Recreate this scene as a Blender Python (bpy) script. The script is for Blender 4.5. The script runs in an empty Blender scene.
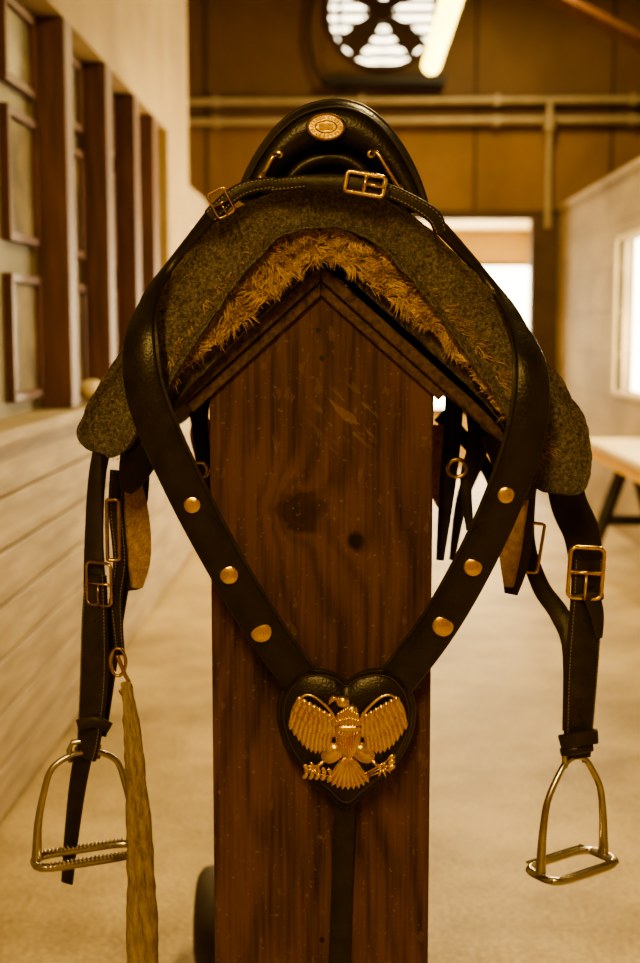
import bpy, bmesh, math, random
from mathutils import Vector, Matrix, Euler, noise
random.seed(4)
F=1300.0; H=1.4
TH=math.atan(151.5/F); PS=math.atan(30/F)
ROT=Euler((math.pi/2-TH,0,PS),'XYZ')
RM=ROT.to_matrix(); CAM=Vector((0,0,H))
def at(u,v,y):
    """image pixel (u right, v down), unprojected along its camera ray -> world point on the plane at distance y"""
    r=RM@Vector((u-320,-(v-481.5),-F)); return CAM+r*(y/r.y)
# ---------------------------------------------------------------- materials
def nodes(name):
    m=bpy.data.materials.new(name); m.use_nodes=True
    nt=m.node_tree; return m,nt,nt.nodes,nt.links,nt.nodes['Principled BSDF']
def pmat(name,c1,c2,scale=5,rough=.6,metal=0,bump=.1,bscale=60,stretch=(1,1,1),spec=.5,coat=0,r2=None,bdist=.004,lo=.3,hi=.7,sheen=0):
    m,nt,N,L,b=nodes(name)
    tc=N.new('ShaderNodeTexCoord'); mp=N.new('ShaderNodeMapping'); mp.inputs['Scale'].default_value=stretch
    L.new(tc.outputs['Object'],mp.inputs['Vector'])
    n=N.new('ShaderNodeTexNoise'); n.inputs['Scale'].default_value=scale; n.inputs['Detail'].default_value=8; n.inputs['Roughness'].default_value=.6
    L.new(mp.outputs[0],n.inputs['Vector'])
    r=N.new('ShaderNodeValToRGB'); r.color_ramp.elements[0].color=(*c1,1); r.color_ramp.elements[1].color=(*c2,1)
    r.color_ramp.elements[0].position=lo; r.color_ramp.elements[1].position=hi
    L.new(n.outputs['Fac'],r.inputs[0]); L.new(r.outputs[0],b.inputs['Base Color'])
    b.inputs['Roughness'].default_value=rough; b.inputs['Metallic'].default_value=metal
    b.inputs['Specular IOR Level'].default_value=spec; b.inputs['Coat Weight'].default_value=coat
    b.inputs['Sheen Weight'].default_value=sheen
    if r2 is not None:
        mr=N.new('ShaderNodeMapRange'); mr.inputs[3].default_value=rough; mr.inputs[4].default_value=r2
        L.new(n.outputs['Fac'],mr.inputs[0]); L.new(mr.outputs[0],b.inputs['Roughness'])
    if bump:
        n2=N.new('ShaderNodeTexNoise'); n2.inputs['Scale'].default_value=bscale; n2.inputs['Detail'].default_value=6
        L.new(mp.outputs[0],n2.inputs['Vector'])
        bp=N.new('ShaderNodeBump'); bp.inputs['Strength'].default_value=bump; bp.inputs['Distance'].default_value=bdist
        L.new(n2.outputs['Fac'],bp.inputs['Height']); L.new(bp.outputs[0],b.inputs['Normal'])
    return m
M={}
M['leather']=pmat('black_leather',(.014,.010,.005),(.030,.021,.010),40,.24,0,.35,260,spec=.5,r2=.42,bdist=.002)
M['leather2']=pmat('worn_leather',(.020,.014,.007),(.05,.034,.016),30,.36,0,.4,200,spec=.42,r2=.55,bdist=.002)
for k in ('leather','leather2'): M[k].node_tree.nodes['Principled BSDF'].inputs['Specular Tint'].default_value=(1,.82,.5,1)
M['under']=pmat('leather_underside',(.10,.05,.02),(.2,.1,.04),30,.7)
M['brass']=pmat('polished_brass',(.85,.50,.055),(1,.72,.14),60,.20,1,.15,160,r2=.36)
M['brassd']=pmat('aged_brass',(.42,.25,.055),(.72,.46,.11),60,.26,1,.1,120)
M['steel']=pmat('nickel_steel',(.42,.37,.28),(.64,.57,.44),30,.18,1,.05,80,r2=.32)
M['felt']=pmat('grey_felt',(.10,.073,.038),(.40,.31,.19),230,.95,0,1,420,spec=.1,lo=.34,hi=.68,bdist=.006)
M['felt2']=pmat('dark_blanket',(.08,.052,.022),(.26,.19,.10),90,.95,0,1,300,spec=.1,bdist=.005)
M['fleece']=pmat('golden_fleece',(.28,.13,.024),(.85,.54,.18),55,.85,0,.8,220,spec=.2,lo=.3,hi=.65,bdist=.006)
M['thread']=pmat('linen_thread',(.32,.26,.15),(.46,.38,.24),50,.8,0,0)
M['cotton']=pmat('cotton_webbing',(.26,.17,.075),(.54,.39,.20),60,.9,0,1,240,spec=.1,stretch=(2,2,.6))
M['orange']=pmat('tan_sheepskin',(.36,.20,.09),(.60,.38,.18),90,.95,0,1,260,spec=.1)
M['orange2']=pmat('orange_sheepskin',(.5,.2,.03),(.75,.36,.07),90,.95,0,1,260,spec=.1)
M['rubber']=pmat('black_rubber',(.05,.035,.02),(.08,.055,.03),20,.8,0,.2,80)
M['postred']=pmat('red_brown_posts',(.080,.030,.010),(.19,.075,.026),6,.55,0,.2,60,stretch=(6,6,.6))
M['wooddk']=pmat('dark_stained_wood',(.055,.023,.007),(.21,.10,.034),14,.5,0,.5,60,stretch=(9,.6,9),lo=.35,hi=.75)
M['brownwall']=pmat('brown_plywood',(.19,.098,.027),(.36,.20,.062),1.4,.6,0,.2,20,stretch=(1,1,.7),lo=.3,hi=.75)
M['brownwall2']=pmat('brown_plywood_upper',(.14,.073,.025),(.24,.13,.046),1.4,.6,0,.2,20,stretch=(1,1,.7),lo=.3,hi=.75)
M['beam']=pmat('dark_beam',(.06,.030,.011),(.11,.058,.02),3,.7)
M['plaster']=pmat('dusty_plaster',(.34,.235,.105),(.48,.345,.17),2.5,.85,0,.2,30)
M['siding']=pmat('dusty_siding',(.24,.175,.095),(.50,.385,.23),4,.7,0,.3,40,stretch=(1,.5,5))
M['rwall']=pmat('grey_panel_wall',(.23,.175,.10),(.52,.41,.25),1.6,.8,0,.3,25,stretch=(1,.6,1.2))
M['olive']=pmat('olive_panel',(.17,.135,.055),(.24,.19,.085),2,.6)
M['cream']=pmat('cream_paint',(.62,.48,.24),(.72,.57,.31),2,.7)
M['pipe']=pmat('galvanised_conduit',(.40,.32,.19),(.52,.42,.26),8,.5,.3,.05)
M['picwood']=pmat('picture_frame_wood',(.085,.032,.010),(.15,.058,.02),10,.45,0,.1,spec=.25)
M['paper']=pmat('mounted_print',(.12,.09,.035),(.27,.205,.095),9,.3,0,0,lo=.42,hi=.6)
M['tabletop']=pmat('pale_table_wood',(.55,.42,.20),(.68,.54,.28),6,.5,0,.1)
M['yellow']=pmat('yellow_edge',(.65,.38,.03),(.75,.45,.05),6,.5,0,0)
M['dark']=pmat('dark_metal',(.02,.015,.01),(.035,.028,.02),10,.5,.3,.05)
M['white']=pmat('white_enamel',(.6,.52,.35),(.68,.6,.42),5,.4,0,0)
def emis(name,c,s):
    m,nt,N,L,b=nodes(name); b.inputs['Emission Color'].default_value=(*c,1); b.inputs['Emission Strength'].default_value=s
    n=N.new('ShaderNodeTexNoise'); n.inputs['Scale'].default_value=3; L.new(n.outputs['Fac'],b.inputs['Roughness'])
    b.inputs['Base Color'].default_value=(*c,1); return m
M['tube']=emis('fluorescent_tube_glow',(1,.76,.14),9)
def floor_mat():
    m,nt,N,L,b=nodes('dusty_concrete')
    tc=N.new('ShaderNodeTexCoord')
    n=N.new('ShaderNodeTexNoise'); n.inputs['Scale'].default_value=1.6; n.inputs['Detail'].default_value=9; n.inputs['Roughness'].default_value=.65
    n2=N.new('ShaderNodeTexNoise'); n2.inputs['Scale'].default_value=70; n2.inputs['Detail'].default_value=4
    L.new(tc.outputs['Object'],n.inputs[0]); L.new(tc.outputs['Object'],n2.inputs[0])
    mx=N.new('ShaderNodeMath'); mx.operation='MULTIPLY_ADD'; mx.inputs[1].default_value=.5
    L.new(n2.outputs['Fac'],mx.inputs[0]); L.new(n.outputs['Fac'],mx.inputs[2])
    r=N.new('ShaderNodeValToRGB'); r.color_ramp.elements[0].position=.55; r.color_ramp.elements[1].position=.95
    r.color_ramp.elements[0].color=(.23,.155,.065,1); r.color_ramp.elements[1].color=(.60,.45,.23,1)
    L.new(mx.outputs[0],r.inputs[0]); L.new(r.outputs[0],b.inputs['Base Color']); b.inputs['Roughness'].default_value=.6
    bp=N.new('ShaderNodeBump'); bp.inputs['Strength'].default_value=.4; bp.inputs['Distance'].default_value=.005
    L.new(n2.outputs['Fac'],bp.inputs['Height']); L.new(bp.outputs[0],b.inputs['Normal']); return m
M['floor']=floor_mat()
def board_mat():
    m,nt,N,L,b=nodes('knotty_pine_dark_stain')
    def math_(op,a,c=None,d=None):
        n=N.new('ShaderNodeMath'); n.operation=op
        for i,x in enumerate((a,c,d)):
            if x is None: continue
            if isinstance(x,(int,float)): n.inputs[i].default_value=x
            else: L.new(x,n.inputs[i])
        return n.outputs[0]
    tc=N.new('ShaderNodeTexCoord'); P=tc.outputs['Object']
    sx=N.new('ShaderNodeSeparateXYZ'); L.new(P,sx.inputs[0]); X=sx.outputs[0]; Z=sx.outputs[2]
    def tex(scale,sc,det,rot=None):
        mp=N.new('ShaderNodeMapping'); mp.inputs['Scale'].default_value=scale
        if rot:
            m0=N.new('ShaderNodeMapping'); m0.inputs['Rotation'].default_value=(0,math.radians(rot),0); L.new(P,m0.inputs[0]); L.new(m0.outputs[0],mp.inputs[0])
        else: L.new(P,mp.inputs[0])
        n=N.new('ShaderNodeTexNoise'); n.inputs['Scale'].default_value=sc; n.inputs['Detail'].default_value=det; L.new(mp.outputs[0],n.inputs[0]); return n.outputs['Fac']
    n1=tex((7,7,1.6),1.1,3); n2=tex((190,190,7),1,7); n3=tex((1,1,.45),60,5); n6=tex((1.6,1.6,.8),6,7); n7=tex((1,1,1),38,5); n8=tex((1,1,1),160,4)
    def dist(u,v,ru,rv,wob=0):
        c=at(u,v,1.78)
        dx=math_('DIVIDE',math_('SUBTRACT',X,c.x),ru); dz=math_('DIVIDE',math_('SUBTRACT',Z,c.z),rv)
        d=math_('SQRT',math_('ADD',math_('MULTIPLY',dx,dx),math_('MULTIPLY',dz,dz)))
        if wob: d=math_('ADD',d,math_('MULTIPLY',math_('SUBTRACT',n7,.5),wob))
        return d
    k1=dist(300,512,.040,.034,1.0); k2=dist(356,541,.013,.014,.6)
    bend=math_('ADD',math_('DIVIDE',1.5,math_('ADD',math_('MULTIPLY',k1,k1),.6)),math_('DIVIDE',.6,math_('ADD',math_('MULTIPLY',k2,k2),.6)))
    ph=math_('ADD',math_('ADD',math_('MULTIPLY',X,34),math_('MULTIPLY',n1,9)),math_('MULTIPLY',bend,1.9))
    wv=math_('MULTIPLY_ADD',math_('SINE',math_('MULTIPLY',ph,4.0)),.5,.5)
    wv=math_('POWER',wv,1.6)
    g=math_('ADD',math_('ADD',math_('MULTIPLY',wv,.20),math_('MULTIPLY',n2,.75)),math_('MULTIPLY',math_('SUBTRACT',n6,.5),.9))
    r=N.new('ShaderNodeValToRGB'); r.color_ramp.elements[0].position=.25; r.color_ramp.elements[1].position=.78
    r.color_ramp.elements[0].color=(.165,.068,.018,1); r.color_ramp.elements[1].color=(.040,.015,.005,1)
    L.new(g,r.inputs[0])
    def mix(fac,a,col):
        mm=N.new('ShaderNodeMix'); mm.data_type='RGBA'; L.new(fac,mm.inputs[0]); L.new(a,mm.inputs[6]); mm.inputs[7].default_value=(*col,1); return mm.outputs[2]
    def ss(d,a,c,mx):
        q=N.new('ShaderNodeMapRange'); q.interpolation_type='SMOOTHSTEP'; q.inputs[1].default_value=a; q.inputs[2].default_value=c; q.inputs[3].default_value=mx; q.inputs[4].default_value=0; L.new(d,q.inputs[0]); return q.outputs[0]
    c=mix(ss(k1,.5,1.1,.75),r.outputs[0],(.022,.008,.003)); c=mix(ss(k2,.5,1.2,.95),c,(.012,.005,.003))
    sc=dist(345,415,.055,.055,1.4); n4=tex((14,14,60),1.6,6,-42)
    s2=math_('MULTIPLY',ss(sc,.35,1.1,1),math_('MULTIPLY',math_('GREATER_THAN',n4,.56),.45))
    c=mix(s2,c,(.32,.18,.05))
    c=mix(math_('MULTIPLY',math_('GREATER_THAN',n3,.67),.35),c,(.24,.125,.04))
    c=mix(math_('MULTIPLY',math_('GREATER_THAN',n8,.67),.5),c,(.30,.18,.07))
    L.new(c,b.inputs['Base Color']); b.inputs['Roughness'].default_value=.5; b.inputs['Specular IOR Level'].default_value=.3
    bp=N.new('ShaderNodeBump'); bp.inputs['Strength'].default_value=.6; bp.inputs['Distance'].default_value=.002; bp.invert=True
    L.new(g,bp.inputs['Height']); L.new(bp.outputs[0],b.inputs['Normal']); return m
M['board']=board_mat()
# ---------------------------------------------------------------- helpers
def empty(name):
    e=bpy.data.objects.new(name,None); bpy.context.collection.objects.link(e); e.empty_display_size=.1; return e
def finish(bm,name,mat,parent=None,smooth=False,bevel=0):
    bmesh.ops.recalc_face_normals(bm,faces=bm.faces[:])
    me=bpy.data.meshes.new(name); bm.to_mesh(me); bm.free()
    if smooth:
        for p in me.polygons: p.use_smooth=True
    o=bpy.data.objects.new(name,me); bpy.context.collection.objects.link(o)
    o.data.materials.append(M[mat] if isinstance(mat,str) else mat)
    if parent: o.parent=parent
    if bevel:
        md=o.modifiers.new('bevel','BEVEL'); md.width=bevel; md.segments=2; md.limit_method='ANGLE'
    return o
def bbox(bm,x0,x1,y0,y1,z0,z1):
    v=[bm.verts.new((x,y,z)) for x in (x0,x1) for y in (y0,y1) for z in (z0,z1)]
    for f in ((0,1,3,2),(4,6,7,5),(0,4,5,1),(2,3,7,6),(0,2,6,4),(1,5,7,3)): bm.faces.new([v[i] for i in f])
def boxes(name,lst,mat,parent=None,bevel=0):
    bm=bmesh.new()
    for b in lst: bbox(bm,*b)
    return finish(bm,name,mat,parent,False,bevel)
def catmull(P,n=8,closed=False):
    P=[list(p) for p in P]; out=[]; N_=len(P)
    rng=range(N_) if closed else range(N_-1)
    for i in rng:
        if closed: a,b,c,d=P[i-1],P[i],P[(i+1)%N_],P[(i+2)%N_]
        else: a,b,c,d=P[max(i-1,0)],P[i],P[i+1],P[min(i+2,N_-1)]
        for k in range(n):
            t=k/n
            out.append([.5*((2*b[j])+(-a[j]+c[j])*t+(2*a[j]-5*b[j]+4*c[j]-d[j])*t*t+(-a[j]+3*b[j]-3*c[j]+d[j])*t**3) for j in range(len(b))])
    if not closed: out.append(P[-1])
    return out
def strap_bm(bm,pos,wid,nrm,th):
    rings=[]; n=len(pos); frames=[]
    for i in range(n):
        T=(pos[min(i+1,n-1)]-pos[max(i-1,0)]).normalized(); Nn=nrm[i]; Nn=(Nn-T*Nn.dot(T)).normalized(); S=T.cross(Nn)
        w=wid[i]/2; t=th/2; e=min(.0018,w*.4)
        sec=[(-w,-t*.3),(-w,t*.3),(-w+e,t),(0,t*1.15),(w-e,t),(w,t*.3),(w,-t*.3),(w-e,-t),(-w+e,-t)]
        rings.append([bm.verts.new(pos[i]+S*a+Nn*b) for a,b in sec]); frames.append((pos[i],T,S,Nn,w,t))
    for i in range(n-1):
        for k in range(9): bm.faces.new((rings[i][k],rings[i][(k+1)%9],rings[i+1][(k+1)%9],rings[i+1][k]))
    bm.faces.new(rings[0]); bm.faces.new(rings[-1][::-1]); return frames
def strap(name,P,mat,parent,th=.004,stitch=False,nn=None,n=8,ret=False):
    """P: (u,v,y,width_px[,nx]) ; nx tilts the facing sideways"""
    P=[p if len(p)==5 else (*p,0) for p in P]
    C=catmull(P,n); pos=[at(c[0],c[1],c[2]) for c in C]; wid=[c[3]*c[2]/F for c in C]
    nr=[Vector((c[4],-1,0)).normalized() if nn is None else Vector(nn) for c in C]
    bm=bmesh.new(); fr=strap_bm(bm,pos,wid,nr,th); o=finish(bm,name,mat,parent,True)
    o.modifiers.new('e','EDGE_SPLIT').split_angle=math.radians(50)
    if stitch:
        bm=bmesh.new(); acc=0
        for i in range(1,len(fr)):
            p0,T,S,Nn,w,t=fr[i-1]; p1=fr[i][0]; seg=(p1-p0).length
            while acc<seg:
                q=p0.lerp(p1,acc/seg)
                for s in (-1,1):
                    c=q+S*s*(w-.0035)+Nn*(t*1.05)
                    mt=Matrix((S,T,Nn)).transposed().to_4x4(); mt.translation=c
                    bmesh.ops.create_cube(bm,size=1,matrix=mt@Matrix.Diagonal((.0008,.0028,.0008,1)))
                acc+=.0050
            acc-=seg
        finish(bm,name+'_stitching','thread',parent)
    return fr if ret else o
def tube_bm(bm,pts,r,closed=False,ns=10,flat=1.0):
    n=len(pts); rings=[]; prev=None
    for i in range(n):
        if closed: T=(pts[(i+1)%n]-pts[i-1]).normalized()
        else: T=(pts[min(i+1,n-1)]-pts[max(i-1,0)]).normalized()
        if prev is None:
            prev=Vector((0,-1,0)) if abs(T.y)<.9 else Vector((1,0,0))
        A=(prev-T*prev.dot(T)).normalized(); prev=A; B=T.cross(A)
        rr=r[i] if isinstance(r,(list,tuple)) else r
        rings.append([bm.verts.new(pts[i]+A*math.cos(2*math.pi*k/ns)*rr*flat+B*math.sin(2*math.pi*k/ns)*rr) for k in range(ns)])
    for i in range(n if closed else n-1):
        a=rings[i]; b=rings[(i+1)%n]
        for k in range(ns): bm.faces.new((a[k],a[(k+1)%ns],b[(k+1)%ns],b[k]))
    if not closed: bm.faces.new(rings[0]); bm.faces.new(rings[-1][::-1])
def tube(name,pts,r,mat,parent,closed=False,ns=10,n=6,flat=1.0):
    C=[Vector(c) for c in catmull(pts,n,closed)]
    bm=bmesh.new(); tube_bm(bm,C,r,closed,ns,flat); return finish(bm,name,mat,parent,True)
def cyl_bm(bm,c,r,depth,axis='Z',seg=24,r2=None):
    m=Matrix.Translation(c)
    if axis=='Y': m=m@Matrix.Rotation(math.pi/2,4,'X')
    if axis=='X': m=m@Matrix.Rotation(math.pi/2,4,'Y')
    bmesh.ops.create_cone(bm,cap_ends=True,segments=seg,radius1=r,radius2=r if r2 is None else r2,depth=depth,matrix=m)
def dome(name,u,v,y,rpx,mat,parent,h=.35,sq=1,ang=0,nx=0):
    c=at(u,v,y); r=rpx*y/F; bm=bmesh.new()
    bmesh.ops.create_uvsphere(bm,u_segments=28,v_segments=14,radius=1,matrix=Matrix.Translation(c)@Matrix.Rotation(math.radians(nx),4,'Z')@Matrix.Rotation(math.radians(ang),4,'Y')@Matrix.Diagonal((r,r*h,r*sq,1)))
    return finish(bm,name,mat,parent,True)
def buckle(name,u,v,y,w,h,ang,parent,r=2.0,mat='brass',prong=True,yaw=0):
    c=at(u,v,y); k=y/F; w*=k/2; h*=k/2; r*=k
    R=Matrix.Rotation(math.radians(yaw),3,'Z')@Matrix.Rotation(math.radians(ang),3,'Y'); pts=[]
    q=min(w,h)*.35
    for cx,cz,a0 in ((w-q,h-q,0),(-w+q,h-q,90),(-w+q,-h+q,180),(w-q,-h+q,270)):
        for a in (0,30,60,90):
            t=math.radians(a0+a); pts.append(c+R@Vector((cx+q*math.cos(t),0,cz+q*math.sin(t))))
    bm=bmesh.new(); tube_bm(bm,pts,r,True)
    if prong:
        if h>=w*.9:
            tube_bm(bm,[c+R@Vector((-w,0,0)),c+R@Vector((w,0,0))],r*.9)
            tube_bm(bm,[c+R@Vector((0,-r,0)),c+R@Vector((0,-r*1.6,-h*.5)),c+R@Vector((0,-r,-h*1.05))],r*.7)
        else:
            tube_bm(bm,[c+R@Vector((0,0,-h)),c+R@Vector((0,0,h))],r*.8)
            tube_bm(bm,[c+R@Vector((0,-r,0)),c+R@Vector((w*.5,-r*1.6,0)),c+R@Vector((w*1.05,-r,0))],r*.7)
    return finish(bm,name,mat,parent,True)
# ================================================================ ROOM
boxes('floor',[(-2.4,4.2,-2.5,14,-.1,0)],'floor')
boxes('ceiling',[(-2.4,4.3,-2.5,12.2,4.9,5.0)],'beam')
wl=empty('wall_left')
boxes('siding_boards',[(-1.03,-.98,-2.4,8,.02+i*.152,.165+i*.152) for i in range(7)],'siding',wl,.006)
boxes('wall_backing',[(-1.20,-1.03,-2.4,8,0,1.08)],'beam',wl)
boxes('recess_panel',[(-1.20,-1.09,-2.4,7.1,1.08,2.5)],'olive',wl)
boxes('upper_wall',[(-1.20,-.98,-2.4,8,2.46,4.9),(-1.20,-.98,7.1,8,1.08,2.46)],'plaster',wl)
boxes('end_wall',[(-1.20,-.98,8,9.05,0,2.27)],'plaster',wl)
boxes('wall_side_far',[(-2.4,-2.3,8,12,0,4.9),(-2.4,-1.2,7.9,8,0,4.9)],'brownwall')
boxes('trim_sill',[(-1.09,-.935,-2.4,7.15,1.085,1.125)],'siding',None,.006)
for i,y in enumerate((1.2,3.3,4.60,5.36,6.05,6.62)):
    boxes('trim_post_%d'%(i+1),[(-1.09,-.975,y-.05,y+.07,1.125,2.46)],'postred',None,.006)
def pic(y0,y1,z0,z1):
    e=empty('picture_frame'); x=-1.09; t=.03
    boxes('frame',[(x,x+.03,y0,y1,z0,z0+t),(x,x+.03,y0,y1,z1-t,z1),(x,x+.03,y0,y0+t,z0+t,z1-t),(x,x+.03,y1-t,y1,z0+t,z1-t)],'picwood',e,.004)
    boxes('print',[(x,x+.012,y0+t,y1-t,z0+t,z1-t)],'paper',e)
for y0,y1 in ((4.10,4.50),(4.80,5.25),(5.55,5.95)):
    for z0,z1 in ((1.17,1.58),(1.68,2.10),(2.17,2.44)): pic(y0,y1,z0,z1)
boxes('window_stand_in',[(-.98,-.975,8.12,8.5,1.75,2.05)],'cream')  # pale flat sheet in place of a bright window, no opening behind
wr=empty('wall_right')
WY0,WY1,WZ0,WZ1=6.6,9.25,.98,2.02
X0,X1=1.87,1.97
bl=[]
for i in range(8):
    z0=i*.307; z1=z0+.303
    for a,b in ((-2.4,WY0),(WY1,12.0)): bl.append((X0,X1,a,b,z0,z1))
    if z1<=WZ0 : bl.append((X0,X1,WY0,WY1,z0,z1))
    elif z0<WZ0: bl.append((X0,X1,WY0,WY1,z0,WZ0))
    if z0>=WZ1: bl.append((X0,X1,WY0,WY1,z0,z1))
    elif z1>WZ1: bl.append((X0,X1,WY0,WY1,WZ1,z1))
boxes('panel_boards',bl,'rwall',wr,.001)
boxes('cap_rail',[(X0-.02,X1+.02,-2.4,12,2.455,2.50)],'rwall',wr,.004)
boxes('backing',[(X1,X1+.02,-2.4,WY0,0,2.45),(X1,X1+.02,WY1,12,0,2.45),(X1,X1+.02,WY0,WY1,0,WZ0),(X1,X1+.02,WY0,WY1,WZ1,2.45)],'beam',wr)
w2=empty('window_2')
boxes('frame',[(X0-.02,X0+.04,WY0-.06,WY0,WZ0-.06,WZ1+.06),(X0-.01,X0+.04,WY1,WY1+.03,WZ0-.03,WZ1+.03),(X0-.01,X0+.04,WY0,WY1,WZ1,WZ1+.03),(X0-.02,X0+.04,WY0,WY1,WZ0-.03,WZ0)],'cream',w2)
boxes('side_light_blocker',[(1.99,4.2,-2.4,12.2,2.45,2.52)],'beam')  # unseen slab, added to keep outside light out of the upper room
boxes('wall_outer_right',[(4.2,4.3,-2.4,12.2,2.45,4.9)],'brownwall')
boxes('wall_front',[(-2.4,4.3,-2.5,-2.4,0,4.9)],'brownwall')
fc=at(383,12,12.0); fx,fz=fc.x,fc.z; fr_=.47
hz=at(500,218,12).z; zm=at(500,127,12).z
wb=empty('wall_back')
boxes('header',[(-2.4,4.3,12,12.2,hz,zm)],'brownwall',wb)
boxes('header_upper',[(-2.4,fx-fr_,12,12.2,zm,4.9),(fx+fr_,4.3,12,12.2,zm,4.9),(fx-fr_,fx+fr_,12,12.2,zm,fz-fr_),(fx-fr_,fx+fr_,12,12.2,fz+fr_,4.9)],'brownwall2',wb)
boxes('header_side_left',[(-2.4,-1.5,12,12.2,0,hz)],'plaster',wb)
boxes('battens',[(x-.012,x+.012,11.985,12,hz,4.9) for x in (-1.3,-.1,1.12,2.34,3.5)],'beam',wb)
boxes('wall_alcove',[(-1.6,-1.5,12.2,13.6,0,2.5),(1.87,1.97,12.0,13.6,0,2.5)],'cream')
boxes('alcove_ceiling',[(-1.6,1.97,12.2,13.7,hz,hz+.08)],'cream')
ax0,ax1,az0,az1=.35,1.86,.55,at(500,264,13.5).z
boxes('wall_far',[(-1.6,ax0,13.5,13.6,0,hz),(ax1,1.97,13.5,13.6,0,hz),(ax0,ax1,13.5,13.6,0,az0),(ax0,ax1,13.5,13.6,az1,hz)],'cream')
w1=empty('window_1')
boxes('frame',[(ax0,ax0+.05,13.46,13.5,az0,az1),(ax1-.03,ax1,13.46,13.5,az0,az1),(ax0+.05,ax1-.03,13.46,13.5,az1-.03,az1),(ax0+.05,ax1-.03,13.46,13.5,az0,az0+.05)],'wooddk',w1)
boxes('trim_door_post',[(1.62,1.87,11.85,12.0,0,hz)],'beam',None,.01)
boxes('trim_header',[(-1.5,1.86,11.93,12.0,hz-.02,hz+.06)],'beam')
cp=empty('conduit_pipes')
bm=bmesh.new()
for v,r in ((101,.035),(121,.035)):
    z=at(350,v,11.9).z; cyl_bm(bm,Vector((1.0,11.9,z)),r,6.2,'X')
zb=at(350,101,11.9).z; xv=at(549,150,11.86).x
cyl_bm(bm,Vector((xv,11.86,(zb+hz-.1)/2)),.03,zb-hz+.1,'Z'); cyl_bm(bm,Vector((xv,11.86,zb-.2)),.055,.14,'Z')
for x in (-1.2,.1,1.3,2.5):
    for v in (101,121): z=at(350,v,11.9).z; bbox(bm,x-.02,x+.02,11.86,11.98,z-.045,z+.045)
finish(bm,'pipes','pipe',cp,True).modifiers.new('e','EDGE_SPLIT')
fan=empty('exhaust_fan')
bm=bmesh.new()
ring=lambda R,y,n=40:[Vector((fx+R*math.cos(2*math.pi*k/n),y,fz+R*math.sin(2*math.pi*k/n))) for k in range(n)]
tube_bm(bm,ring(.50,11.96),.025,True); finish(bm,'shroud','wooddk',fan,True)
bm=bmesh.new(); a=[bm.verts.new(p) for p in ring(.49,11.98,32)]
b=[bm.verts.new((fx+fr_*1.12*max(-1,min(1,1.5*math.cos(2*math.pi*k/32))),11.98,fz+fr_*1.12*max(-1,min(1,1.5*math.sin(2*math.pi*k/32))))) for k in range(32)]
for k in range(32): bm.faces.new((a[k],a[(k+1)%32],b[(k+1)%32],b[k]))
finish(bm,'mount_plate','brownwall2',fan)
bm=bmesh.new()
for k in range(1,12): tube_bm(bm,ring(.041*k,11.93),.006,True,5)
for k in range(12):
    a=2*math.pi*k/12; tube_bm(bm,[Vector((fx,11.93,fz)),Vector((fx+.47*math.cos(a),11.93,fz+.47*math.sin(a)))],.005,False,5)
finish(bm,'guard','beam',fan)
bm=bmesh.new()
for k in range(4):
    a=math.radians(45+90*k); n=8; pr=None
    for i in range(n+1):
        r=.05+.40*i/n; w=.05+.06*math.sin(i/n*math.pi*.6)
        ca,sa=math.cos(a),math.sin(a)
        p=Vector((fx+r*ca,12.02,fz+r*sa)); s=Vector((-sa*w,.05,ca*w))
        cur=(bm.verts.new(p-s),bm.verts.new(p+s))
        if pr: bm.faces.new((pr[0],pr[1],cur[1],cur[0]))
        pr=cur
cyl_bm(bm,Vector((fx,12.0,fz)),.09,.10,'Y')
finish(bm,'blades','beam',fan)
boxes('louvre_slats',[(fx-fr_,fx+fr_,12.12,12.14,fz-fr_+i*.094,fz-fr_+i*.094+.045) for i in range(10)],'brownwall',fan)
boxes('motor_shelf',[(fx-.52,fx+.55,11.80,11.98,fz-.66,fz-.59)],'dark',fan)
tube('hose',[(fx-.3,11.9,fz-.68),(fx-.55,11.9,fz-.6),(fx-.66,11.9,fz-.2),(fx-.6,11.9,fz+.2),(fx-.5,11.9,fz+.5)],.018,'dark',fan)
def fluor_or_fill(x,y0,y1,z,power):
    e=empty('fluorescent_or_fill_light')
    boxes('housing',[(x-.03,x+.03,y0,y1,z+.055,z+.085)],'white',e,.01)
    bm=bmesh.new(); cyl_bm(bm,Vector((x,(y0+y1)/2,z)),.055,y1-y0-.04,'Y',16); finish(bm,'tube',M['tube'],e,True)
    boxes('end_caps',[(x-.03,x+.03,y0,y0+.02,z-.03,z+.06),(x-.03,x+.03,y1-.02,y1,z-.03,z+.06)],'white',e)
    bm=bmesh.new()
    for yy in (y0+.2,y1-.2): cyl_bm(bm,Vector((x,yy,(z+4.98)/2)),.006,4.9-z,'Z',8)
    finish(bm,'hanger_rods','dark',e)
    l=bpy.data.lights.new('tube_light','AREA'); l.shape='RECTANGLE'; l.size=.1; l.size_y=y1-y0; l.energy=power; l.color=(1,.76,.36)
    o=bpy.data.objects.new('tube_light',l); bpy.context.collection.objects.link(o); o.location=(x,(y0+y1)/2,z-.07); o.parent=e
tc_=at(431,66,8.0)
fluor_or_fill(tc_.x,5.9,8.0,tc_.z,90)
fluor_or_fill(1.2,9.0,10.2,4.55,110)  # added fixture out of view, brightens the upper back wall
fluor_or_fill(.55,2.4,3.7,3.1,75)  # added unseen fixture overhead, lights the pad top and saddle
fluor_or_fill(-.35,-1.6,-.2,3.0,90)  # invented fixture behind the camera, fill light for the post front
bt=empty('ceiling_truss')
bm=bmesh.new(); tube_bm(bm,[at(545,-8,9.5),at(660,52,9.5)],.06,False,4); finish(bm,'diagonal_brace','postred',bt)
pt=empty('trestle_table')
boxes('top',[(1.42,1.84,5.6,7.9,.71,.75)],'tabletop',pt,.005)
boxes('edge_rail',[(1.44,1.82,5.65,7.88,.64,.705)],'yellow',pt,.004)
bm=bmesh.new()
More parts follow.
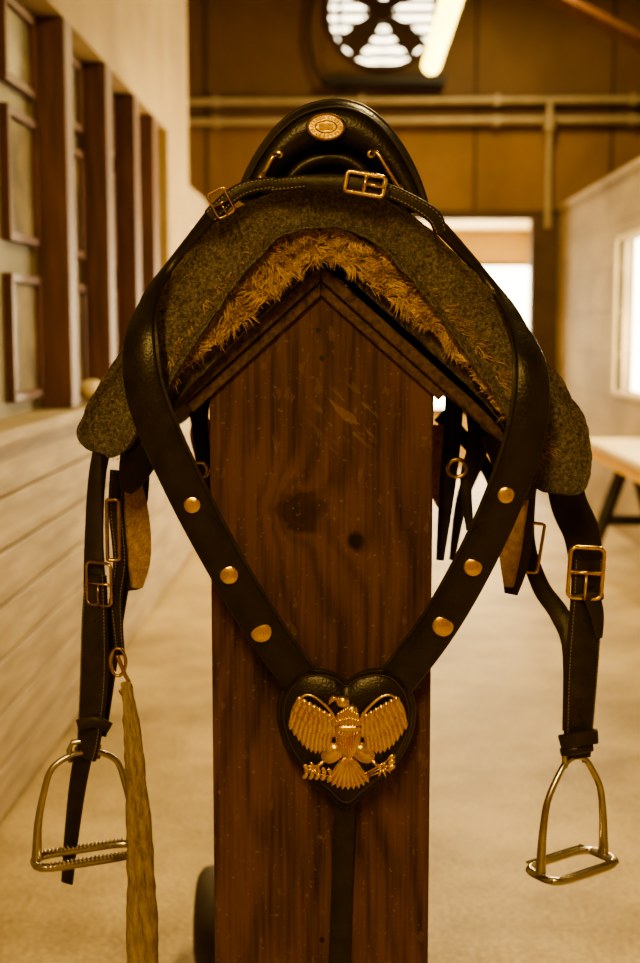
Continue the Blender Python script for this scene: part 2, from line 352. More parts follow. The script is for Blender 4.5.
for yy in (5.9,7.6):
    for a,b in (((1.62,.66),(1.40,0.02)),((1.66,.66),(1.84,0.02))):
        tube_bm(bm,[Vector((a[0],yy,a[1])),Vector((b[0],yy,b[1]))],.04,False,4)
    bbox(bm,1.47,1.79,yy-.02,yy+.02,.26,.32)
finish(bm,'trestle_legs','dark',pt)
bm=bmesh.new(); bmesh.ops.create_icosphere(bm,subdivisions=3,radius=1,matrix=Matrix.Translation((-.995,5.0,1.168))@Matrix.Diagonal((.05,.10,.042,1)))
for v in bm.verts: v.co+=v.co.normalized()*noise.noise(v.co*14)*.01
finish(bm,'grooming_sponge','tabletop',None,True)
# ================================================================ SADDLE STAND
st=empty('saddle_stand')
YB=1.78
def prism(name,outl,y0,y1,mat,parent,bevel=.003):
    bm=bmesh.new(); a=[]; b=[]
    for u,v in outl:
        p=at(u,v,YB); a.append(bm.verts.new((p.x,y0,p.z))); b.append(bm.verts.new((p.x,y1,p.z)))
    bm.faces.new(a); bm.faces.new(b[::-1]); n=len(a)
    for i in range(n): bm.faces.new((a[i],b[i],b[(i+1)%n],a[(i+1)%n]))
    return finish(bm,name,mat,parent,False,bevel)
pl=at(209,378,YB); pr_=at(434,372,YB); pk=at(321,279,YB)
def bprism(name,y0,y1):
    bm=bmesh.new(); pts=[(pl.x,0),(pr_.x,0),(pr_.x,pr_.z),(pk.x,pk.z),(pl.x,pl.z)]
    a=[bm.verts.new((x,y0,z)) for x,z in pts]; b=[bm.verts.new((x,y1,z)) for x,z in pts]
    bm.faces.new(a); bm.faces.new(b[::-1])
    for i in range(5): bm.faces.new((a[i],b[i],b[(i+1)%5],a[(i+1)%5]))
    return finish(bm,name,'board',st,False,.003)
bprism('front_board',YB,YB+.045); bprism('rear_board',2.42,2.465)
prism('roof_board_left',[(321,264),(160,409),(169,419),(321,281)],YB-.02,2.5,'wooddk',st)
prism('roof_board_right',[(321,264),(510,433),(502,443),(321,281)],YB-.02,2.5,'wooddk',st)
prism('roof_rail_left',[(321,281),(186,404),(194,412),(321,296)],YB-.010,YB,'wooddk',st,.002)
prism('roof_rail_right',[(321,281),(446,392),(438,400),(321,296)],YB-.010,YB,'wooddk',st,.002)
boxes('base_runners',[(pl.x+.02,pl.x+.07,YB+.045,2.42,.25,.33),(pr_.x-.07,pr_.x-.02,YB+.045,2.42,.25,.33)],'wooddk',st,.004)
bm=bmesh.new()
for u,v in ((322,358),(322,940),(318,330)):
    c=at(u,v,YB-.0005); cyl_bm(bm,c,.0035,.002,'Y',12)
finish(bm,'screws','dark',st)
wh=at(203,872,2.75)
bm=bmesh.new(); rr=[Vector((wh.x+.02,2.72+.085*math.cos(t),.115+.085*math.sin(t))) for t in [2*math.pi*k/28 for k in range(28)]]
tube_bm(bm,rr,.03,True,10); finish(bm,'tyre','rubber',st,True)
bm=bmesh.new(); cyl_bm(bm,Vector((wh.x+.02,2.72,.115)),.062,.03,'X'); bbox(bm,wh.x+.0,wh.x+.25,2.69,2.75,.09,.13); bbox(bm,pl.x+.02,pl.x+.07,2.42,2.75,.08,.28)
finish(bm,'axle','dark',st)
# ================================================================ SADDLE PAD
pad=empty('saddle_pad')
def layer(name,C,y0,y1,mat,amp=.003,cap=.016,ny=26,freq=40):
    S=catmull(C,10); n=len(S)
    pts=[at(s[0],s[1],YB-.06) for s in S]; th=[s[2]*(YB-.06)/F for s in S]
    bm=bmesh.new(); slices=[]; ys=[]
    for k in range(6):
        a=math.radians(12+78*k/5); ys.append((y0+cap*(1-math.sin(a)),1-(.45*(1-math.sin(a)))))
    for k in range(1,ny): ys.append((y0+cap+(y1-y0-2*cap)*k/ny,1))
    ys.append((y1-cap*.4,.9)); ys.append((y1,.6))
    for (y,sc) in ys:
        ro=[];ri=[]
        for i in range(n):
            T=(pts[min(i+1,n-1)]-pts[max(i-1,0)]); T.y=0; T.normalize(); Nn=Vector((-T.z,0,T.x))
            e=1; m=min(i,n-1-i)
            if m<6: e=[.45,.66,.8,.9,.95,.98][m]
            for lst,s in ((ro,1),(ri,-1)):
                p=Vector((pts[i].x,y,pts[i].z))+Nn*s*th[i]*sc*e
                d=noise.noise(p*freq)*amp+noise.noise(p*freq*3)*amp*.5
                p+=Nn*s*d; p.y+=noise.noise(p*freq*1.7+Vector((5,5,5)))*amp
                lst.append(bm.verts.new(p))
        slices.append((ro,ri))
    for j in range(len(slices)-1):
        (o0,i0),(o1,i1)=slices[j],slices[j+1]
        for k in range(n-1):
            bm.faces.new((o0[k],o0[k+1],o1[k+1],o1[k])); bm.faces.new((i0[k],i1[k],i1[k+1],i0[k+1]))
        bm.faces.new((o0[0],o1[0],i1[0],i0[0])); bm.faces.new((o0[-1],i0[-1],i1[-1],o1[-1]))
    for (o,i) in (slices[0],slices[-1]):
        for k in range(n-1): bm.faces.new((o[k],i[k],i[k+1],o[k+1]))
    return finish(bm,name,mat,pad,True),pts,th
grey=[(99,452,23),(112,422,28),(136,385,29),(163,342,29),(197,291,29),(234,246,27),(275,217,22),(325,209,19),(375,220,20),(412,247,23),(452,290,26),(490,338,29),(525,386,31),(550,430,34),(556,466,34),(553,492,26)]
layer('felt_layer',grey,1.700,2.36,'felt',.003,.024)
flc=[(166,376,6),(200,336,15),(240,295,21),(275,260,20),(320,243,14),(360,256,15),(400,287,15),(440,320,13),(480,364,13),(515,410,11),(543,457,10)]
layer('fleece_layer',flc,1.722,2.33,'fleece',.004,.014,freq=60)
under=[(120,452,10),(150,415,10),(180,383,9),(220,343,9),(260,305,9),(300,268,8),(322,252,7),(345,262,8),(385,298,9),(430,338,9),(470,375,9),(505,412,9),(535,460,9)]
layer('under_blanket',under,1.738,2.30,'felt2',.002,.01)
bm=bmesh.new(); S=catmull(flc,14)
for k in range(8500):
    i=random.randrange(len(S)-1); s=S[i]; t=S[i+1]
    off=random.uniform(-1.15,1.15); u=s[0]; v=s[1]
    tx,tz=t[0]-s[0],t[1]-s[1]; L_=math.hypot(tx,tz); nx,nz=-tz/L_,tx/L_
    p=at(u+nx*s[2]*off+random.uniform(-3,3),v+nz*s[2]*off,1.722+random.uniform(-.004,.01))
    cl=noise.noise(p*45)*5
    d=Vector((math.cos(cl)*.9+(-.4 if u<320 else .4),-random.uniform(.2,.6),-.5+math.sin(cl)*.8)).normalized()
    ln=random.uniform(.008,.020); w=random.uniform(.0004,.0011); curl=Vector((noise.noise(p*80)*1.2,-.1,-.5+noise.noise(p*60)))
    side=d.cross(Vector((0,1,0))).normalized(); pr=None; q=p.copy()
    for j in range(5):
        ww=w*(1-j/4.3); c2=(bm.verts.new(q-side*ww),bm.verts.new(q+side*ww))
        if pr: bm.faces.new((pr[0],pr[1],c2[1],c2[0]))
        pr=c2; q=q+d*(ln/4); d=(d+curl*.35).normalized()
finish(bm,'fleece_locks','fleece',pad)
bm=bmesh.new(); S=catmull(grey,14)
for k in range(12000):
    i=random.randrange(len(S)-1); s=S[i]; t=S[i+1]; tx,tz=t[0]-s[0],t[1]-s[1]; L_=math.hypot(tx,tz); nx,nz=-tz/L_,tx/L_
    off=random.uniform(-1,1); yy=1.700+.024*max(0,abs(off)-.6)
    p=at(s[0]+nx*s[2]*off,s[1]+nz*s[2]*off,yy+.003)
    d=Vector((random.uniform(-1,1),-.6,random.uniform(-1,1))).normalized()
    side=d.cross(Vector((0,0,1))).normalized()*.0003; ln=random.uniform(.003,.007)
    a=bm.verts.new(p-side);b=bm.verts.new(p+side);c=bm.verts.new(p+d*ln); bm.faces.new((a,b,c))
finish(bm,'felt_fuzz','felt',pad)
# ================================================================ SADDLE
sd=empty('saddle')
Oc=[(238,200),(244,180),(256,156),(273,132),(294,113),(318,103),(342,101),(365,108),(386,125),(404,150),(418,178),(428,208)]
Ic=[(262,200),(272,184),(284,168),(298,155),(314,147),(332,144),(350,148),(366,158),(380,172),(393,188),(402,202),(410,214)]
O=catmull(Oc,6); I=catmull(Ic,6)
bm=bmesh.new(); rows=[]
for o,i in zip(O,I):
    def P(t,y): return at(o[0]*t+i[0]*(1-t),o[1]*t+i[1]*(1-t),y)
    row=[]
    bI=at(i[0],i[1],1.735)
    row.append(Vector((bI.x,1.95,bI.z-.01))); row.append(bI)
    row+= [P(.0,1.722),P(.12,1.712),P(.35,1.705),P(.65,1.706),P(.85,1.712),P(.95,1.718),P(1.0,1.724),P(1.02,1.732)]
    b0=P(1.0,1.74)
    row.append(b0)
    cx=at(330,190,1.72)
    for k,(yy,s,dz) in enumerate(((1.78,.97,.003),(1.83,.90,.010),(1.88,.84,.02),(1.95,.82,.03))):
        row.append(Vector((cx.x+(b0.x-cx.x)*(s+.02),yy,cx.z+(b0.z-cx.z)*s-dz*max(0,(b0.z-cx.z)/.12))))
    rows.append([bm.verts.new(p) for p in row])
for a,b in zip(rows,rows[1:]):
    for k in range(len(a)-1): bm.faces.new((a[k],a[k+1],b[k+1],b[k]))
finish(bm,'pommel','leather',sd,True)
tube('pommel_piping',[at(u,v,1.728) for u,v in Oc],.0032,'leather2',sd)
tube('pommel_piping_inner',[at(o[0]*.86+i[0]*.14,o[1]*.86+i[1]*.14,1.709) for o,i in zip(Oc,Ic)],.0018,'leather2',sd)
tube('gullet_roll',[at(u,v,1.735) for u,v in ((281,200),(288,182),(302,167),(318,160),(334,158),(350,162),(364,173),(376,190),(386,206))],.010,'leather',sd)
tube('gullet_roll_inner',[at(u,v,1.76) for u,v in ((296,200),(304,186),(318,175),(334,172),(348,177),(360,192))],.008,'leather',sd)
prism('gullet_plate',[(268,200),(285,168),(315,148),(350,150),(380,172),(404,205)],1.80,1.82,'leather',sd,0)
bm=bmesh.new(); rows=[]
cx=at(330,190,1.72).x; zt=at(330,195,1.72).z
for k in range(15):
    t=k/14; y=1.86+.46*t; hh=.075-.055*math.sin(t*math.pi*.9)+.045*max(0,t-.55)*2
    w=.10+.05*t; row=[]
    for j in range(17):
        s=-1+2*j/16; row.append(bm.verts.new((cx+s*w,y,zt-.03+hh*(1-abs(s)**2.2)*1.0-.03*abs(s)**3)))
    rows.append(row)
for a,b in zip(rows,rows[1:]):
    for k in range(16): bm.faces.new((a[k],a[k+1],b[k+1],b[k]))
bm.faces.new(rows[-1]); bm.faces.new(rows[0][::-1])
finish(bm,'seat_and_cantle','leather2',sd,True)
for nm,cc in (('skirt_left',[(252,218,0),(215,248,0),(176,298,0),(146,343,0),(120,383,0)]),('skirt_right',[(405,222,0),(440,258,0),(478,304,0),(514,353,0),(544,393,0)])):
    S=catmull(cc,6); bm=bmesh.new(); rows=[]
    for y in (1.80,1.86,1.94,2.02,2.10,2.18,2.26):
        ro=[]
        for i,s in enumerate(S):
            p=at(s[0],s[1],1.72); ro.append(bm.verts.new(Vector((p.x,y,p.z+.012))))
        rows.append(ro)
    for a,b in zip(rows,rows[1:]):
        for k in range(len(a)-1): bm.faces.new((a[k],a[k+1],b[k+1],b[k]))
    o=finish(bm,nm,'leather2',sd,True); m=o.modifiers.new('s','SOLIDIFY'); m.thickness=.005; m.offset=0
c=at(326,127,1.699)
bm=bmesh.new(); bmesh.ops.create_cone(bm,cap_ends=True,segments=40,radius1=1,radius2=.93,depth=1,matrix=Matrix.Translation(c)@Matrix.Rotation(math.pi/2,4,'X')@Matrix.Diagonal((.0262,.0180,.005,1)))
finish(bm,'brass_plaque','brass',sd,False,.0008)
bm=bmesh.new(); tube_bm(bm,[c+Vector((.0232*math.cos(t),-.003,.0155*math.sin(t))) for t in [2*math.pi*k/40 for k in range(40)]],.0014,True,8)
tube_bm(bm,[c+Vector((.0135*math.cos(t),-.003,.0075*math.sin(t))) for t in [2*math.pi*k/30 for k in range(30)]],.0008,True,8)
for k in range(22):
    t=2*math.pi*k/22; q=c+Vector((.0182*math.cos(t),-.0028,.0115*math.sin(t)))
    bmesh.ops.create_cube(bm,size=1,matrix=Matrix.Translation(q)@Matrix.Rotation(-t,4,'Y')@Matrix.Diagonal((.0035,.001,.0012,1)))
bbox(bm,c.x-.009,c.x+.009,c.y-.0036,c.y-.0024,c.z-.0038,c.z+.0038)
finish(bm,'plaque_relief','brassd',sd)
tube('staple_right',[at(371,154,1.702),at(377,153,1.694),at(388,170,1.694),at(397,186,1.698),at(399,190,1.706)],.0030,'brass',sd)
tube('staple_left',[at(279,155,1.702),at(273,157,1.694),at(266,169,1.696),at(262,178,1.704)],.0028,'brass',sd)
for i,(u,v) in enumerate(((371,154),(399,189),(279,154),(262,178))): dome('staple_stud_%d'%i,u,v,1.704,4.5,'brass',sd,.5)
strap('coat_strap_right',[(262,187,1.694,13),(285,184,1.686,14),(320,181,1.682,14),(355,183,1.680,14),(385,190,1.682,14),(412,202,1.684,14),(434,217,1.686,15),(441,233,1.690,13)],'leather2',sd,.005,True)
strap('coat_strap_end',[(306,183,1.678,14),(335,183,1.675,14),(362,185,1.675,14),(388,194,1.676,12)],'leather2',sd,.004)
strap('coat_strap_left',[(276,183,1.69,13),(250,187,1.684,14),(232,196,1.682,15),(210,217,1.684,16)],'leather2',sd,.005,True)
buckle('buckle_front',365,184,1.670,38,19,10,sd,2.4)
buckle('buckle_left',221,203,1.674,18,26,-28,sd,1.3,'brassd')
for i,(pp) in enumerate([
  [(455,385,1.98,18),(452,440,1.98,18),(447,490,1.98,16),(440,560,1.99,8)],
  [(488,400,2.1,16),(480,450,2.1,16),(462,500,2.1,12),(452,560,2.1,6)],
  [(440,415,2.2,16),(470,445,2.15,14),(492,480,2.1,12),(500,530,2.1,5)],
  [(470,390,1.94,14),(474,440,1.93,12),(466,480,1.93,12),(470,530,1.93,8)],
  [(205,380,1.98,18),(200,420,1.98,16),(203,460,1.98,16),(206,510,2.0,10)],
  [(192,390,2.2,14),(200,440,2.2,12),(210,480,2.2,12)]]):
    strap('rigging_strap_%d'%(i+1),pp,'leather2',sd,.005)
def ringpx(name,u,v,y,r,th,mat,par,sq=1):
    c=at(u,v,y); k=y/F
    bm=bmesh.new(); tube_bm(bm,[c+Vector((r*k*math.cos(t),0,r*k*sq*math.sin(t))) for t in [2*math.pi*j/28 for j in range(28)]],th*k,True); finish(bm,name,mat,par,True)
ringpx('rigging_ring_right',457,468,1.92,9,2.2,'brassd',sd)
ringpx('rigging_ring_left',200,470,1.95,8,2,'brassd',sd)
strap('cinch_pad_right',[(440,425,2.04,14),(440,455,2.04,24),(441,485,2.04,26),(444,506,2.04,14)],'orange2',sd,.014)
strap('cinch_pad_left',[(200,415,2.05,14),(202,435,2.05,24),(204,460,2.05,16)],'orange2',sd,.014)
strap('fender_left',[(150,425,1.80,44,.3),(140,455,1.80,40,.3),(131,480,1.80,26,.3),(126,492,1.80,12,.3)],'leather2',sd,.006)
strap('fender_right',[(500,430,1.84,40,-.3),(515,470,1.84,40,-.3),(522,500,1.85,26,-.3)],'leather2',sd,.006)
# ================================================================ BREAST COLLAR
bc=empty('breast_collar')
Lc=[(211,216,1.690,12,0),(192,239,1.700,10,-.2),(170,267,1.704,10,-.35),(150,298,1.675,18,-.4),(139,340,1.640,33,-.3),(146,400,1.632,39,-.15),(182,485,1.645,38,0),(228,572,1.675,37,0),(272,643,1.715,37,0),(312,697,1.738,37,0)]
Rc=[(441,228,1.690,12,0),(464,253,1.704,10,.2),(490,284,1.708,10,.35),(514,318,1.680,16,.4),(532,368,1.640,33,.3),(528,430,1.632,38,.15),(505,500,1.645,37,0),(471,572,1.675,37,0),(434,634,1.715,37,0),(385,697,1.738,37,0)]
strap('shoulder_strap_left',Lc,'leather',bc,.006,False); strap('shoulder_strap_right',Rc,'leather',bc,.006,False)
strap('shoulder_strap_left_liner',[(p[0]+(3 if p[1]>330 else 0),p[1],p[2]+.005,p[3]+2,p[4]) for p in Lc],'leather2',bc,.003)
strap('shoulder_strap_right_liner',[(p[0]-(3 if p[1]>330 else 0),p[1],p[2]+.005,p[3]+2,p[4]) for p in Rc],'leather2',bc,.003)
def ynear(Cc,u,v):
    S=catmull(Cc,10); return min(S,key=lambda s:(s[0]-u)**2+(s[1]-v)**2)[2]
for i,(u,v,r) in enumerate(((192,505,8.5),(229,575,9.5),(261,632,11))): dome('brass_stud_l%d'%i,u,v,ynear(Lc,u,v)-.004,r,'brass',bc,.22)
for i,(u,v,r) in enumerate(((506,495,8.5),(473,567,9.5),(443,626,11))): dome('brass_stud_r%d'%i,u,v,ynear(Rc,u,v)-.004,r,'brass',bc,.22)
hp=[(346,681),(334,673),(316,669),(298,673),(284,688),(278,708),(281,733),(292,757),(310,778),(330,797),(346,809),(364,796),(385,777),(402,755),(412,733),(415,708),(409,688),(396,673),(378,669),(359,673)]
HC=catmull(hp,5,True); ctr=(346,735)
def heart(name,scales,mat):
    bm=bmesh.new(); rings=[]
    for s,y in scales: rings.append([bm.verts.new(at(ctr[0]+(h[0]-ctr[0])*s,ctr[1]+(h[1]-ctr[1])*s,y)) for h in HC])
    n=len(HC)
    for a,b in zip(rings,rings[1:]):
        for k in range(n): bm.faces.new((a[k],a[(k+1)%n],b[(k+1)%n],b[k]))
    bm.faces.new(rings[-1]); bm.faces.new(rings[0][::-1]); return finish(bm,name,mat,bc,True)
heart('heart_shield_back',[(1.0,1.746),(1.02,1.742),(1.0,1.736),(.97,1.733)],'leather2')
heart('heart_shield',[(.95,1.740),(.97,1.732),(.95,1.724),(.86,1.719),(.6,1.714),(.3,1.713)],'leather')
bm=bmesh.new(); n=len(HC)
for k in range(0,n):
    h=HC[k]; g=HC[(k+1)%n]
    for f in (0,.5):
        uu=h[0]*(1-f)+g[0]*f; vv=h[1]*(1-f)+g[1]*f
        c=at(ctr[0]+(uu-ctr[0])*.91,ctr[1]+(vv-ctr[1])*.91,1.7205); a=math.atan2(g[1]-h[1],g[0]-h[0])
        bmesh.ops.create_cube(bm,size=1,matrix=Matrix.Translation(c)@Matrix.Rotation(a,4,'Y')@Matrix.Diagonal((.0022,.0008,.0007,1)))
finish(bm,'heart_stitching','under',bc)
strap('breast_tie_down',[(345,795,1.752,21),(343,850,1.762,22),(341,910,1.768,22),(339,985,1.770,23),(339,1080,1.770,23)],'leather',bc,.004,False)
# eagle
eg=bmesh.new()
def leaf(p0,p1,w,h,y,cur=0,n=8,tip=.5):
    dx,dv=p1[0]-p0[0],p1[1]-p0[1]; L_=math.hypot(dx,dv); nx,nv=-dv/L_,dx/L_; rows=[]
    for i in range(n+1):
        t=i/n; pr=max(.06,(min(1,t*4+.25))*(1 if t<1-tip*.5 else math.sqrt(max(0,1-((t-(1-tip*.5))/(tip*.5))**2))))
        row=[]
        for j in range(5):
            s=-1+j*.5
            u=p0[0]+dx*t+nx*(w*pr*s+cur*math.sin(t*math.pi)); v=p0[1]+dv*t+nv*(w*pr*s+cur*math.sin(t*math.pi))
            row.append(eg.verts.new(at(u,v,y-h*(1-s*s)*pr-.0008*math.sin(t*math.pi))))
        rows.append(row)
    for a,b in zip(rows,rows[1:]):
        for k in range(4): eg.faces.new((a[k],a[k+1],b[k+1],b[k]))
def blob(u,v,ru,rv,y,d,ang=0):
    c=at(u,v,y); k=y/F
    bmesh.ops.create_uvsphere(eg,u_segments=20,v_segments=12,radius=1,matrix=Matrix.Translation(c)@Matrix.Rotation(math.radians(ang),4,'Y')@Matrix.Diagonal((ru*k,d,rv*k,1)))
E=1.712
for sgn in (-1,1):
    X=lambda x:(348+sgn*x)
    for k in range(10):
        t=k/9
        base=(X(44-30*t),703+20*t); tipp=(X(58-38*t),730+24*math.sin(min(1,t*1.15)*1.9))
        leaf(base,tipp,3.5,.0030,E-.0003*k,cur=-sgn*2.5)
    for k in range(9):
        t=k/8; leaf((X(47-34*t),699+17*t),(X(55-40*t),714+24*math.sin(t*1.7)),3.4,.0028,E-.0030)
    for k in range(8):
        t=k/7; leaf((X(48-35*t),696+20*t),(X(50-36*t),708+20*t),3.2,.0024,E-.0046)
    tube_bm(eg,[Vector(c) for c in catmull([at(X(9),730,E-.005),at(X(14),716,E-.006),at(X(24),704,E-.006),at(X(35),696,E-.005),at(X(45),696,E-.004),at(X(54),707,E-.003),at(X(58),724,E-.001)],5)],[.0022]*31,False,8)
    leaf((X(6),746),(X(26),761),9,.006,E-.001,tip=1.1)
    tube_bm(eg,[at(X(22),759,E-.004),at(X(29),765,E-.004),at(X(34),768,E-.004)],.0028,False,8)
    for a in (-60,-20,20,65,115):
        r=math.radians(a); x0,v0=X(34),768
        tube_bm(eg,[at(x0,v0,E-.004),at(x0+sgn*6*math.cos(r),v0+6*math.sin(r),E-.007),at(x0+sgn*9*math.cos(r),v0+9*math.sin(r)+2,E-.002)],[.0024,.0019,.0008],False,7)
    if sgn<0:
        for j in range(5):
            uu=X(40-6*j); leaf((uu,772+j*.8),(uu-4,764+j),2.0,.0016,E-.002); leaf((uu,772+j*.8),(uu-5,779+j*.5),2.0,.0016,E-.002)
        tube_bm(eg,[at(X(44),771,E-.003),at(X(14),777,E-.003)],.0011,False,6)
    else:
        for j in range(3): tube_bm(eg,[at(X(45),757+5*j,E-.003),at(X(14),776+1.5*j,E-.003)],.0012,False,6); leaf((X(40),760+5*j),(X(47),755+5*j),2.4,.0014,E-.003)
for k in range(9):
    a=math.radians(52+76*k/8); leaf((348+2*math.cos(a),756),(348+34*math.cos(a),756+34*math.sin(a)),3.2,.0030,E-.001-.0003*(k%2))
blob(348,737,14,23,E-.001,.008); blob(350,717,9,14,E-.001,.008,18); blob(343,702,7.5,7,E-.003,.007,10)
leaf((340,698),(328,706),3.8,.005,E-.003,cur=3.2,tip=1.7); blob(341,700,1.3,1.3,E-.0100,.001)
for k in range(9):
    leaf((339+k*2.2,706+abs(k-4)*1.5),(338+k*2.5,717+abs(k-4)*1.0),1.9,.0022,E-.0080)
for k in range(8):
    leaf((337+k*3,716+abs(k-4)),(337+k*3.2,726),2.1,.0022,E-.0080)
for k in range(7): leaf((339+3.1*k,731),(342+2.0*k,757-abs(k-3)*3),1.3,.0026,E-.0082,tip=.4)
leaf((336,729),(361,729),3.8,.0026,E-.0088,tip=.2)
finish(eg,'eagle_emblem','brass',bc,True)
# ================================================================ STIRRUPS
def iron(par,u,v,y,yaw,W=.135,Hh=.165,d=.03,rk=1.0,mat='steel'):
    c=at(u,v,y); R=Matrix.Rotation(math.radians(yaw),3,'Z')
    w=lambda x,yy,z: c+R@Vector((x,yy,z))
    h=W/2
    prof=[(-h,-Hh),(-h*.99,-Hh*.84),(-h*.95,-Hh*.60),(-h*.83,-Hh*.34),(-h*(.60*rk),-Hh*.13),(-h*.32*rk,-Hh*.03),(0,0),(h*.32*rk,-Hh*.03),(h*.60*rk,-Hh*.13),(h*.83,-Hh*.34),(h*.95,-Hh*.60),(h*.99,-Hh*.84),(h,-Hh)]
    C=[Vector(q) for q in catmull([w(x,0,z) for x,z in prof],6)]
    rad=[.0046+.0042*abs(2*i/(len(C)-1)-1)**3 for i in range(len(C))]
    bm=bmesh.new(); tube_bm(bm,C,rad,False,12)
    tube_bm(bm,[w(-.02,0,-.012),w(-.022,0,.006),w(-.017,0,.017),w(.017,0,.017),w(.022,0,.006),w(.02,0,-.012)],.0042,False,10)
    z=-Hh; oval=[]
    for k in range(32):
        t=2*math.pi*k/32; cx_=math.copysign(abs(math.cos(t))**.45,math.cos(t))*(h+.003); cy_=math.copysign(abs(math.sin(t))**.6,math.sin(t))*d
        oval.append(w(cx_,cy_,z+.001))
    tube_bm(bm,oval,.0062,True,10)
    finish(bm,'stirrup_iron',mat,par,True)
    bm=bmesh.new()
    for yy in (-d,d):
        for k in range(22):
            x=-h*.85+h*1.7*k/21
            q=w(x,yy,z+.0058); bmesh.ops.create_cube(bm,size=1,matrix=Matrix.Translation(q)@R.to_4x4()@Matrix.Rotation(math.radians(45),4,'Y')@Matrix.Diagonal((.0036,.010,.0036,1)))
    for sx in (-1,1): tube_bm(bm,[w(sx*h*.97,-d*.8,z+.001),w(sx*h*.97,d*.8,z+.001)],.006,False,8)
    finish(bm,'tread_grip',mat,par)
sl=empty('stirrup')
iron(sl,84,752,1.85,24,.146,.160,.026,1.12)
strap('leather_upper',[(112,415,1.87,20,-.3),(98,470,1.86,19,-.3),(94,540,1.855,21,-.3),(95,590,1.85,26,-.3)],'leather2',sl,.006)
strap('leather_lower',[(96,575,1.846,24,-.35),(95,620,1.842,30,-.35),(94,680,1.84,32,-.35),(90,730,1.843,28,-.35),(86,757,1.85,24,-.35)],'leather2',sl,.009,True)
strap('leather_tail',[(84,750,1.868,22,-.4),(77,790,1.872,20,-.4),(71,840,1.875,17,-.4),(67,883,1.875,14,-.4)],'leather',sl,.004)
strap('leather_loop_back',[(140,425,1.89,24,.4),(138,500,1.89,20,.4),(128,550,1.885,18,.4),(118,600,1.88,18,.3),(108,660,1.87,20,.2),(96,735,1.86,22,0)],'leather2',sl,.005)
strap('strap_short',[(118,470,1.85,16,.2),(116,510,1.845,15,.2),(120,560,1.84,14,.2),(116,600,1.84,13,.2),(120,655,1.838,10,.2)],'leather',sl,.005,True)
strap('keeper',[(78,725,1.832,12),(95,722,1.828,12),(110,728,1.832,12)],'leather2',sl,.005)
buckle('buckle',99,584,1.835,30,44,0,sl,1.6,'brassd',yaw=-25)
buckle('buckle_upper',113,530,1.835,12,62,0,sl,2.0,'brassd',False)
bm=bmesh.new()
for k in range(6): cyl_bm(bm,at(95,620+18*k,1.8365),.0018,.003,'Y',8)
finish(bm,'strap_holes','dark',sl)
strap('sheepskin_flap_edge',[(128,470,1.865,24,.5),(129,520,1.865,32,.5),(131,560,1.865,30,.5),(133,590,1.865,14,.5)],'leather2',sl,.005)
strap('sheepskin_flap',[(131,478,1.86,20,.5),(137,520,1.858,26,.5),(139,560,1.858,24,.5),(137,587,1.86,12,.5)],'orange',sl,.012)
sr=empty('stirrup.001')
iron(sr,575,757,1.85,36,.130,.166,.034,.85)
strap('leather_upper',[(560,450,1.88,34,.2),(568,500,1.87,38,.2),(582,535,1.855,38,.2),(587,575,1.85,34,.2)],'leather2',sr,.006)
strap('leather_lower',[(587,560,1.846,32,.3),(586,600,1.842,34,.3),(583,650,1.838,36,.3),(580,700,1.84,34,.3),(577,757,1.85,30,.3)],'leather2',sr,.010,True)
strap('leather_tip',[(590,590,1.832,20,.4),(597,615,1.83,16,.4),(599,638,1.832,8,.4)],'leather2',sr,.004)
strap('leather_loop_back',[(528,480,1.9,18),(527,540,1.9,16),(540,585,1.89,18),(560,615,1.88,20),(573,650,1.86,22),(575,730,1.86,26)],'leather2',sr,.005)
strap('keeper_top',[(560,742,1.832,16),(578,739,1.826,17),(597,736,1.832,16)],'leather2',sr,.008)
strap('keeper_side',[(561,752,1.836,9),(576,750,1.829,9),(592,747,1.836,9)],'leather',sr,.008)
strap('keeper_buckle',[(570,598,1.832,8),(587,597,1.827,8),(603,596,1.832,8)],'leather2',sr,.005)
buckle('buckle',586,573,1.828,34,52,3,sr,2.2)
buckle('buckle_upper',535,548,1.88,12,50,8,sr,1.8,'brassd',False)
strap('sheepskin_flap_edge',[(522,470,1.875,24,-.5),(518,520,1.875,32,-.5),(515,560,1.875,30,-.5),(511,594,1.875,14,-.5)],'leather2',sr,.005)
strap('sheepskin_flap',[(522,480,1.87,20,-.5),(514,520,1.868,24,-.5),(510,555,1.868,22,-.5),(509,586,1.87,10,-.5)],'orange',sr,.012)
bm=bmesh.new()
for k in range(7): cyl_bm(bm,at(585-k*.8,620+16*k,1.833),.0018,.003,'Y',8)
finish(bm,'strap_holes','dark',sr)
gr=empty('cotton_lead_rope')
ringpx('snap_ring',118,662,1.825,8,1.8,'brassd',gr,1.8)
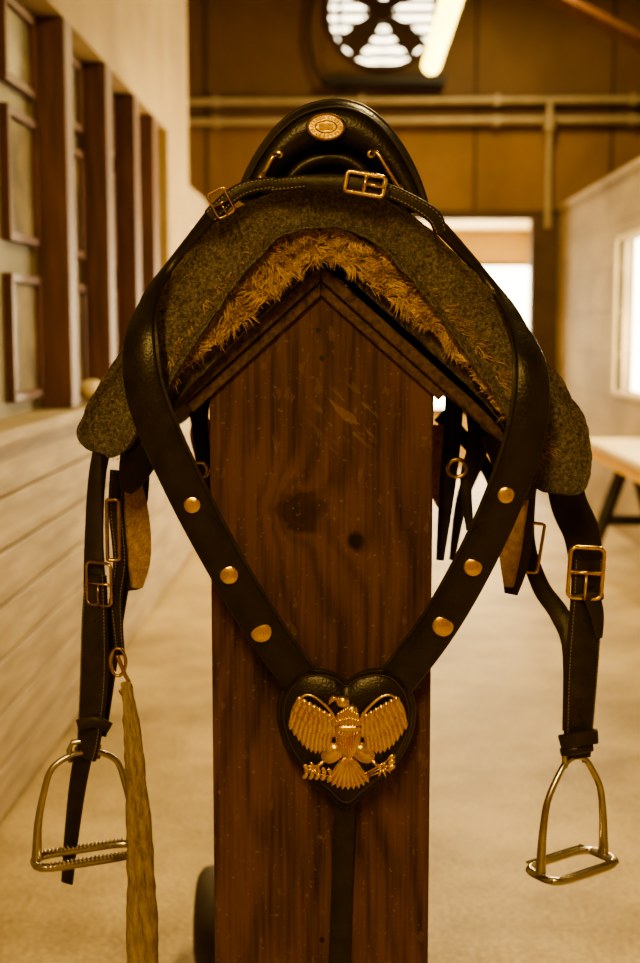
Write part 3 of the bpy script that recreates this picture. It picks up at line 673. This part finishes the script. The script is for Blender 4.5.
tube('snap_hook',[at(117,655,1.82),at(124,672,1.82),at(131,688,1.82),at(128,700,1.82),at(120,690,1.82)],.003,'brassd',gr)
bm=bmesh.new()
path=catmull([(126,682,1.82,5),(131,720,1.81,8),(136,780,1.81,11),(140,850,1.81,14),(142,920,1.81,16),(143,980,1.81,18),(144,1060,1.81,18)],8)
for s in range(6):
    pts=[];rd=[]
    for i,p in enumerate(path):
        a=i*.10+s*2*math.pi/6; k=p[2]/F
        pts.append(at(p[0],p[1],p[2])+Vector((math.cos(a)*p[3]*.62*k,math.sin(a)*p[3]*.25*k,0))); rd.append(p[3]*k*.42)
    tube_bm(bm,pts,rd,False,8)
for v in bm.verts: v.co+=Vector((noise.noise(v.co*150),noise.noise(v.co*150+Vector((9,0,0))),0))*.0025
finish(bm,'twisted_cotton','cotton',gr,True)
# ================================================================ LIGHT
w=bpy.data.worlds.new('sky'); bpy.context.scene.world=w; w.use_nodes=True
b=w.node_tree.nodes['Background']; b.inputs[0].default_value=(1,.87,.58,1); b.inputs[1].default_value=12
def area(name,loc,rot,sx,sy,e,col=(1,.80,.46)):
    l=bpy.data.lights.new(name,'AREA'); l.shape='RECTANGLE'; l.size=sx; l.size_y=sy; l.energy=e; l.color=col
    o=bpy.data.objects.new(name,l); bpy.context.collection.objects.link(o); o.location=loc; o.rotation_euler=rot; return o
area('daylight_side_window',(2.15,7.9,1.5),(0,math.radians(90),0),1.0,2.5,110)
area('daylight_far_window',(1.15,13.7,1.4),(math.radians(-90),0,0),1.1,1.3,140)
try: bpy.context.scene.view_settings.look='AgX - Medium High Contrast'
except Exception: pass
# ================================================================ CAMERA
cd=bpy.data.cameras.new('camera'); cam=bpy.data.objects.new('camera',cd); bpy.context.collection.objects.link(cam)
cam.location=CAM; cam.rotation_euler=ROT; cd.sensor_fit='HORIZONTAL'; cd.lens=50; cd.sensor_width=50*640/F
cd.dof.use_dof=True; cd.dof.focus_distance=1.72; cd.dof.aperture_fstop=3.8; cd.clip_start=.05
bpy.context.scene.camera=cam
